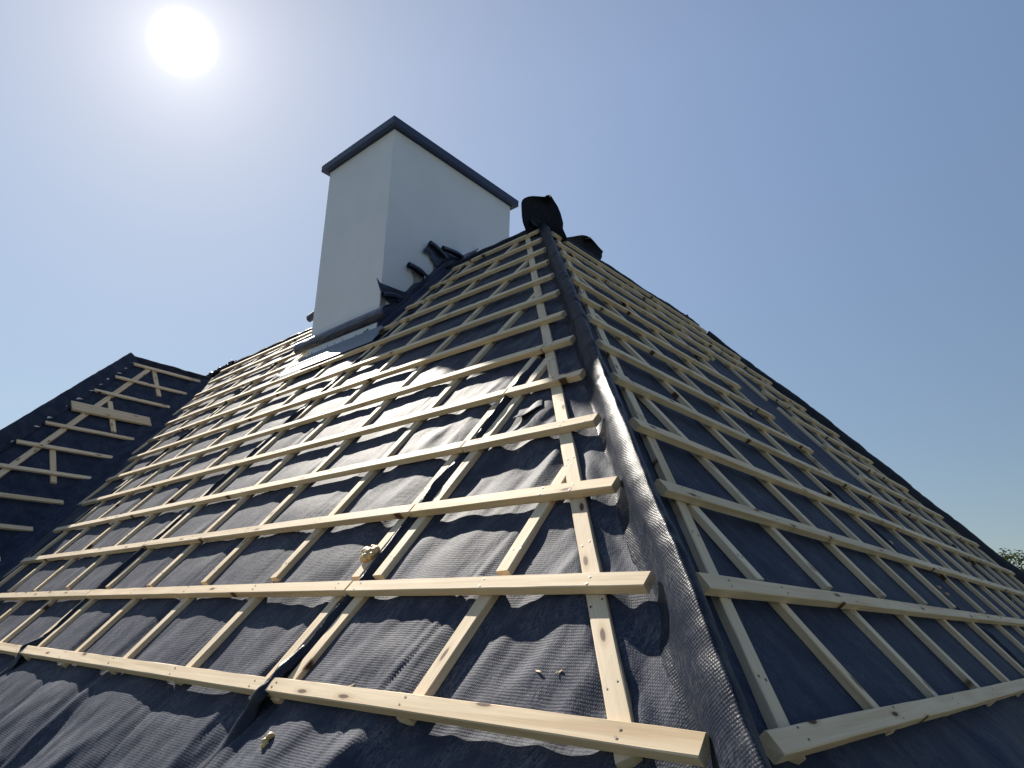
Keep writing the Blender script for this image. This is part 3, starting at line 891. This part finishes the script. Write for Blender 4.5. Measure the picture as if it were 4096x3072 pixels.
f1 = loft([(-.52, 11.85), (-.51, 11.94), (-.63, 12.29), (-.67, 12.52), (-.70, 13.0), (-.67, 13.14), (-.60, 13.22), (-.50, 13.28), (-.36, 13.33), (.05, 13.37), (.08, 13.43), (.21, 13.48)],
          [(.75, 11.75), (.71, 11.89), (.60, 12.17), (.61, 12.38), (.54, 12.71), (.45, 12.99), (.33, 13.24), (.22, 13.485)],
          o1, e1, hv, lambda s, t: .35*math.sin(math.pi*s)*(1-.3*t) + .25*t*t, 801)
f1['label'] = 'loose membrane end standing upright at the roof apex'
o2 = 12.4*uh
o2 = A(o2[0], o2[1], 0); nb2 = A(-math.cos(th), math.sin(th), 0)
f2 = loft([(1.15, 12.3), (1.22, 12.46), (1.7, 12.72), (2.26, 13.02), (2.52, 13.12), (2.78, 13.18)],
          [(3.15, 12.2), (3.22, 12.36), (3.44, 12.70), (3.44, 12.79), (3.54, 12.96), (3.13, 13.10), (2.80, 13.18)],
          o2, eR, nb2, lambda s, t: .1 + .3*math.sin(math.pi*s)*(.4+t*.6) + .1*t, 811)
f2['label'] = 'loose membrane end drooping over the right ridge beside the apex'
# small bump of membrane where the ridge meets the far hip
P = PR(21.1, 12.55)
f3 = loft([(20.3, 12.2), (20.5, 12.40), (20.7, 12.47)], [(21.5, 12.2), (21.3, 12.40), (20.9, 12.47)],
          A(*(o2 - (12.4*uh)@eR*0*eR)) - eR*float((12.4*uh)@eR)*1.0, eR, nb2, lambda s, t: .1*math.sin(math.pi*s), 821, 12, 12)

# crumpled membrane where the wing's ridge runs into the main slope
def crumple():
    n, m = 60, 18; P = np.zeros((n, m, 3)); UV = np.zeros((n, m, 2))
    for i in range(n):
        t = i/(n-1); c = PL(31.6+2.3*t, 12.42-.62*t**1.5, -.10)
        for j in range(m):
            g = -.4 + 3.9*j/(m-1); r = .17*(1+.45*float(vnoise(t*9, j*.35, 881)) + .25*float(vnoise(t*21, j*.8, 882)))
            P[i, j] = c + A(0, -math.cos(g), 0)*r + A(0, 0, 1)*(r*math.sin(g)*1.1); UV[i, j] = (t*.6, j*.01)
    o = sheet('membrane_flap', P, UV, M_SEAM, house, thick=.002)
    o['label'] = 'crumpled membrane where the wing ridge meets the main slope'
crumple()
# pale ragged strips along the wing hip, painting sunlight that spills through gaps
rr = random.Random(3)
def sun_gaps(parent):
    V = []; F = []
    for k in (11.45, 11.0, 10.55, 10.1, 9.75, 9.6, 9.2, 8.6, 8.2, 7.5, 6.9, 6.2):
        k += rr.uniform(-.08, .08); a = .99*k - 4.45 + .42
        ln = rr.uniform(.1, .3); w = rr.uniform(.02, .05)
        b = len(V)
        for (da, dk) in ((0, -w), (ln*.5, -w*.4), (ln, w*.5), (ln*.45, w), (0, w)):
            V.append(PW(a+da, k+dk+.1*da, -.10 + .06*rr.random()))
        F.append(tuple(range(b, b+5)))
    return obj('sun_gap_strip', np.array(V)*S, F, M_SUNGAP, parent)
sun_gaps(slopeW)

# screws left in the counter battens
def screw(P, n, parent):
    bm = bmesh.new()
    z = Vector(n); q = z.to_track_quat('Z', 'Y').to_matrix().to_4x4()
    for (r1, r2, h0, h1) in ((.0075, .0075, 0, .0025), (.0055, .003, .0025, .005), (.0028, .0028, -.02, 0)):
        bmesh.ops.create_cone(bm, cap_ends=True, segments=10, radius1=r1, radius2=r2, depth=h1-h0,
                              matrix=Matrix.Translation((0, 0, (h0+h1)/2)))
    me = bpy.data.meshes.new('screw'); bm.to_mesh(me); bm.free(); me.materials.append(M_ZINC)
    o = bpy.data.objects.new('screw', me)
    q.translation = Vector(P*S)
    link(o, q, parent)
screw(PL(5.55, 3.80, TOPC+.03), unit(nL+.5*A(1, 0, 0)), slopeL)
screw(PR(12.05, 5.45, TOPC+.02), unit(nR+.5*A(0, 0, 1)), slopeR)

# ------------------------------------------------------------------ loose things on the roof: foam and splinters
def blob(P, n, lumps, sd, label, group=None):
    bm = bmesh.new(); r = random.Random(sd)
    for (dx, dy, dz, rad) in lumps:
        m = Matrix.Translation((dx, dy, dz)) @ Matrix.Diagonal((1+r.uniform(-.15, .25), 1+r.uniform(-.2, .2), .8, 1))
        bmesh.ops.create_icosphere(bm, subdivisions=3, radius=rad, matrix=m)
    for v in bm.verts:
        f = .0028*float(vnoise(v.co.x*160+sd, v.co.y*160+v.co.z*90, sd)) + .0016*float(vnoise(v.co.x*400, v.co.y*400+v.co.z*300, sd+1))
        v.co += v.normal*f if v.normal.length else v.co*0
    me = bpy.data.meshes.new('foam_blob'); bm.to_mesh(me); bm.free(); me.materials.append(M_FOAM)
    me.polygons.foreach_set('use_smooth', [True]*len(me.polygons))
    o = bpy.data.objects.new('foam_blob', me)
    q = Vector(n).to_track_quat('Z', 'Y').to_matrix().to_4x4(); q.translation = Vector(P*S)
    link(o, q); tag(o, label, 'foam blob', group); return o
blob(PL(5.43, 1.38, TOPC), nL, [(0, 0, .012, .02), (.018, .012, .01, .017), (-.02, .008, .012, .018), (.004, -.02, .012, .017), (-.014, -.016, .008, .014), (.02, -.012, .01, .015), (.0, .022, .01, .014)], 11,
     'big lumpy yellow foam blob stuck on the counter batten beside the membrane seam')
blob(PL(4.46, -.45, float(height_L(np.array([4.46]), np.array([-.45]))[0])), nL, [(0, .008, .006, .010), (0, -.006, .006, .010), (.003, -.016, .004, .007)], 12,
     'small yellow foam blob lying alone on the membrane below the lowest batten')
HR_ = lambda a, k: float(height_R(np.array([a]), np.array([k]))[0])
for i, (a, k, lab) in enumerate(((12.02, 2.36, 'pale foam crumb on the shaded slope just above the second batten from the eave'),
                                 (12.0, 1.50, 'pale foam crumb in the dark seam between first and second battens, upper one'),
                                 (12.1, 1.38, 'pale foam crumb in the dark seam between first and second battens, lower one'),
                                 (20.9, 2.64, 'pale foam crumb on the shaded slope farthest from the near hip, under the third batten'),
                                 (20.9, 1.62, 'pale foam crumb at the right edge on the shaded slope under the second batten'))):
    s = .6 if i in (1, 2) else 1.0
    blob(PR(a, k, HR_(a, k)+.06), nR, [(0, 0, .004, .011*s), (.012*s, .004, .004, .009*s), (-.008*s, .008, .003, .008*s)], 20+i, lab, 'foam crumbs on the shaded slope')
def splinter(a, k, off, L, ang, sd, label):
    r = random.Random(sd)
    X = eL*math.cos(ang) + unit(vL)*math.sin(ang); Y = np.cross(nL, X)
    if off is None: off = float(height_L(np.array([a]), np.array([k]))[0]) - .008
    c = PL(a, k, off)*S; V = []
    n = 7
    for i in range(n):
        t = i/(n-1); w = (.0022*math.sin(math.pi*(t*.9+.05))**.6 + .0004); x = (t-.5)*L
        z = .0015 + .003*abs(math.sin(t*2.4+sd))
        for (dy, dz) in ((-w, 0), (w, 0), (w*.7, .0014), (-w*.7, .0014)):
            V.append(c + X*x + Y*dy + nL*(z+dz))
    F = []
    for i in range(n-1):
        for j in range(4):
            F.append((i*4+j, i*4+(j+1) % 4, i*4+4+(j+1) % 4, i*4+4+j))
    F += [(3, 2, 1, 0), tuple((n-1)*4+j for j in range(4))]
    o = obj('wood_splinter', V, F, M_CHIP)
    tag(o, label, 'wood splinter', 'wood splinters on the membrane')
splinter(1.86, .32, None, .021, .2, 1, 'wood splinter on the membrane left of the hip batten, the one farther from the hip')
splinter(1.65, .325, None, .016, -.5, 2, 'wood splinter on the membrane left of the hip batten, the one nearer the hip')
splinter(3.98, .045, None, .040, -.7, 3, 'wood splinter leaning against the lowest batten beside the first seam')

# ------------------------------------------------------------------ ground and tree
g = obj('ground', [(-900, -900, -3.4), (900, -900, -3.4), (900, 900, -3.4), (-900, 900, -3.4)], [(0, 1, 2, 3)], M_GRASS)
tag(g, kind='structure')

def tree(base, height, crown_r, sd, label):
    r = random.Random(sd)
    t = empty('tree', base); tag(t, label, 'tree')
    bm = bmesh.new()
    def limb(p0, p1, r0, r1, n=6):
        d = (p1-p0); q = d.to_track_quat('Z', 'Y').to_matrix().to_4x4(); q.translation = (p0+p1)/2
        bmesh.ops.create_cone(bm, cap_ends=True, segments=9, radius1=r0, radius2=r1, depth=d.length, matrix=q)
    B = Vector(base); H = height
    limb(B, B+Vector((.1, 0, H*.35)), .22, .16); limb(B+Vector((.1, 0, H*.35)), B+Vector((0, .1, H*.7)), .16, .08)
    tips = []
    for i in range(16):
        a = i*2.4; z0 = H*(.3+.35*i/16)
        p0 = B+Vector((.08, 0, z0)); p1 = B+Vector((math.cos(a)*crown_r*.7, math.sin(a)*crown_r*.7, z0+H*.2))
        limb(p0, p1, .06, .02); tips.append(p1)
    me = bpy.data.meshes.new('trunk'); bm.to_mesh(me); bm.free(); me.materials.append(M_BARK)
    o = bpy.data.objects.new('trunk', me)
    for v in me.vertices: v.co -= B
    link(o, Matrix.Translation(B), t)
    # crown: leaf clumps gathered round many twig centres
    cl = []
    for i in range(230):
        z = r.uniform(-1, 1); a = r.uniform(0, 6.283); q = math.sqrt(max(0, 1-z*z)); f = r.uniform(.55, 1.0)
        lob = 1 + .22*math.sin(3*a+sd) + .15*math.sin(5*a+z*4)
        cl.append(Vector((q*math.cos(a)*crown_r*f*lob, q*math.sin(a)*crown_r*f*lob, H*.62 + z*f*H*.36)))
    V = []; F = []
    for c in cl:
        cr_ = r.uniform(.28, .55)
        for j in range(75):
            d = Vector((r.gauss(0, 1), r.gauss(0, 1), r.gauss(0, .8))).normalized()*cr_*r.uniform(.3, 1)
            p = c + d
            n = (d.normalized() + Vector((r.gauss(0, .6), r.gauss(0, .6), r.gauss(0, .6)+.4))).normalized()
            x = n.orthogonal().normalized(); y = n.cross(x); s = r.uniform(.05, .10)
            ang = r.uniform(0, 6.28); x, y = x*math.cos(ang)+y*math.sin(ang), y*math.cos(ang)-x*math.sin(ang)
            b = len(V)
            V += [p-x*s, p-y*s*.5+n*s*.15, p+x*s, p+y*s*.5+n*s*.15]; F.append((b, b+1, b+2, b+3))
    me = bpy.data.meshes.new('crown'); me.from_pydata(V, [], F); me.materials.append(M_LEAF)
    o = bpy.data.objects.new('crown', me); link(o, Matrix.Translation(B), t)
    return t
C_cam = A(2.277, -4.208, .551)*S
fwd = A(-.187, 1.232, 0)
tp = C_cam + fwd*27
tree((tp[0], tp[1], -3.4), 7.05, 2.25, 4, 'leafy green tree standing beyond the far hip of the roof')

# ------------------------------------------------------------------ camera
cam = bpy.data.cameras.new('camera'); co = bpy.data.objects.new('camera', cam); col.objects.link(co)
def rot(yaw, pitch, roll):
    f = A(math.sin(yaw)*math.cos(pitch), math.cos(yaw)*math.cos(pitch), math.sin(pitch))
    r = A(math.cos(yaw), -math.sin(yaw), 0); u = np.cross(r, f)
    return r*math.cos(roll)+u*math.sin(roll), -r*math.sin(roll)+u*math.cos(roll), f
r_, u_c, f_ = rot(math.radians(-44.38), math.radians(17.83), math.radians(1.55))
m = Matrix(((r_[0], u_c[0], -f_[0], C_cam[0]), (r_[1], u_c[1], -f_[1], C_cam[1]), (r_[2], u_c[2], -f_[2], C_cam[2]), (0, 0, 0, 1)))
co.matrix_world = m
cam.sensor_width = 36; cam.lens = 3003.3/4096*36
cam.clip_start = .02; cam.clip_end = 3000
sc.camera = co

# ------------------------------------------------------------------ light
sun = bpy.data.lights.new('sun', 'SUN'); so = bpy.data.objects.new('sun', sun); col.objects.link(so)
sun.energy = 4.8; sun.angle = math.radians(.53); sun.color = (1.0, .93, .82)
so.rotation_euler = Vector(SUN).to_track_quat('Z', 'Y').to_euler()
so.location = (-6, 2, 8)
w = bpy.data.worlds.new('World'); sc.world = w; w.use_nodes = True
nt = w.node_tree; nt.nodes.clear()
out = nt.nodes.new('ShaderNodeOutputWorld'); bg = nt.nodes.new('ShaderNodeBackground')
sky = nt.nodes.new('ShaderNodeTexSky'); sky.sky_type = 'NISHITA'; sky.sun_disc = False
sky.sun_elevation = math.asin(SUN[2]); sky.sun_rotation = math.atan2(SUN[0], SUN[1])
sky.air_density = 1.0; sky.dust_density = 0.05; sky.ozone_density = 1.0; sky.altitude = 100
bg.inputs['Strength'].default_value = .068
def wl(a, b): nt.links.new(a, b)
# the sun's own glare in the haze round it, by angle from the sun
tc = nt.nodes.new('ShaderNodeTexCoord')
dot = nt.nodes.new('ShaderNodeVectorMath'); dot.operation = 'DOT_PRODUCT'
nrm = nt.nodes.new('ShaderNodeVectorMath'); nrm.operation = 'NORMALIZE'
wl(tc.outputs['Generated'], nrm.inputs[0]); wl(nrm.outputs[0], dot.inputs[0]); dot.inputs[1].default_value = tuple(SUN)
def wm(op, a, b=0.):
    n_ = nt.nodes.new('ShaderNodeMath'); n_.operation = op
    for i, v in enumerate((a, b)):
        if hasattr(v, 'links'): wl(v, n_.inputs[i])
        else: n_.inputs[i].default_value = v
    return n_.outputs[0]
ang = wm('ARCCOSINE', wm('MINIMUM', dot.outputs['Value'], .9999999))
core = wm('MULTIPLY', wm('EXPONENT', wm('MULTIPLY', wm('POWER', wm('DIVIDE', ang, math.radians(.85)), 2.), -1.)), 200.)
halo = wm('MULTIPLY', wm('EXPONENT', wm('DIVIDE', ang, -math.radians(2.6))), 4.0)
broad = wm('MULTIPLY', wm('EXPONENT', wm('DIVIDE', ang, -math.radians(21.))), 1.)
tot = wm('ADD', core, halo)
cm = nt.nodes.new('ShaderNodeVectorMath'); cm.operation = 'SCALE'; cm.inputs[0].default_value = (1., .98, .97); wl(tot, cm.inputs['Scale'])
ad = nt.nodes.new('ShaderNodeVectorMath'); ad.operation = 'ADD'
sp = nt.nodes.new('ShaderNodeSeparateXYZ'); wl(nrm.outputs[0], sp.inputs[0])
low = wm('MINIMUM', wm('ADD', wm('MULTIPLY', wm('MAXIMUM', sp.outputs['Z'], 0.), .9), .42), 1.)      # haze dims the horizon
sk = nt.nodes.new('ShaderNodeVectorMath'); sk.operation = 'SCALE'
ti = nt.nodes.new('ShaderNodeVectorMath'); ti.operation = 'MULTIPLY'; ti.inputs[1].default_value = (.96, .955, .945); wl(sky.outputs[0], ti.inputs[0]); wl(ti.outputs[0], sk.inputs[0]); wl(low, sk.inputs['Scale'])
bm_ = nt.nodes.new('ShaderNodeVectorMath'); bm_.operation = 'SCALE'; bm_.inputs[0].default_value = (2.5, 1.75, .5); wl(broad, bm_.inputs['Scale'])
a2 = nt.nodes.new('ShaderNodeVectorMath'); a2.operation = 'ADD'; wl(sk.outputs[0], a2.inputs[0]); wl(bm_.outputs[0], a2.inputs[1])
wl(a2.outputs[0], ad.inputs[0]); wl(cm.outputs[0], ad.inputs[1])
wl(ad.outputs[0], bg.inputs['Color']); wl(bg.outputs[0], out.inputs['Surface'])

sc.view_settings.view_transform = 'Standard'; sc.view_settings.look = 'None'
sc.view_settings.exposure = 1.08; sc.view_settings.gamma = 1.0
sc.render.film_transparent = False
sc.cycles.max_bounces = 6
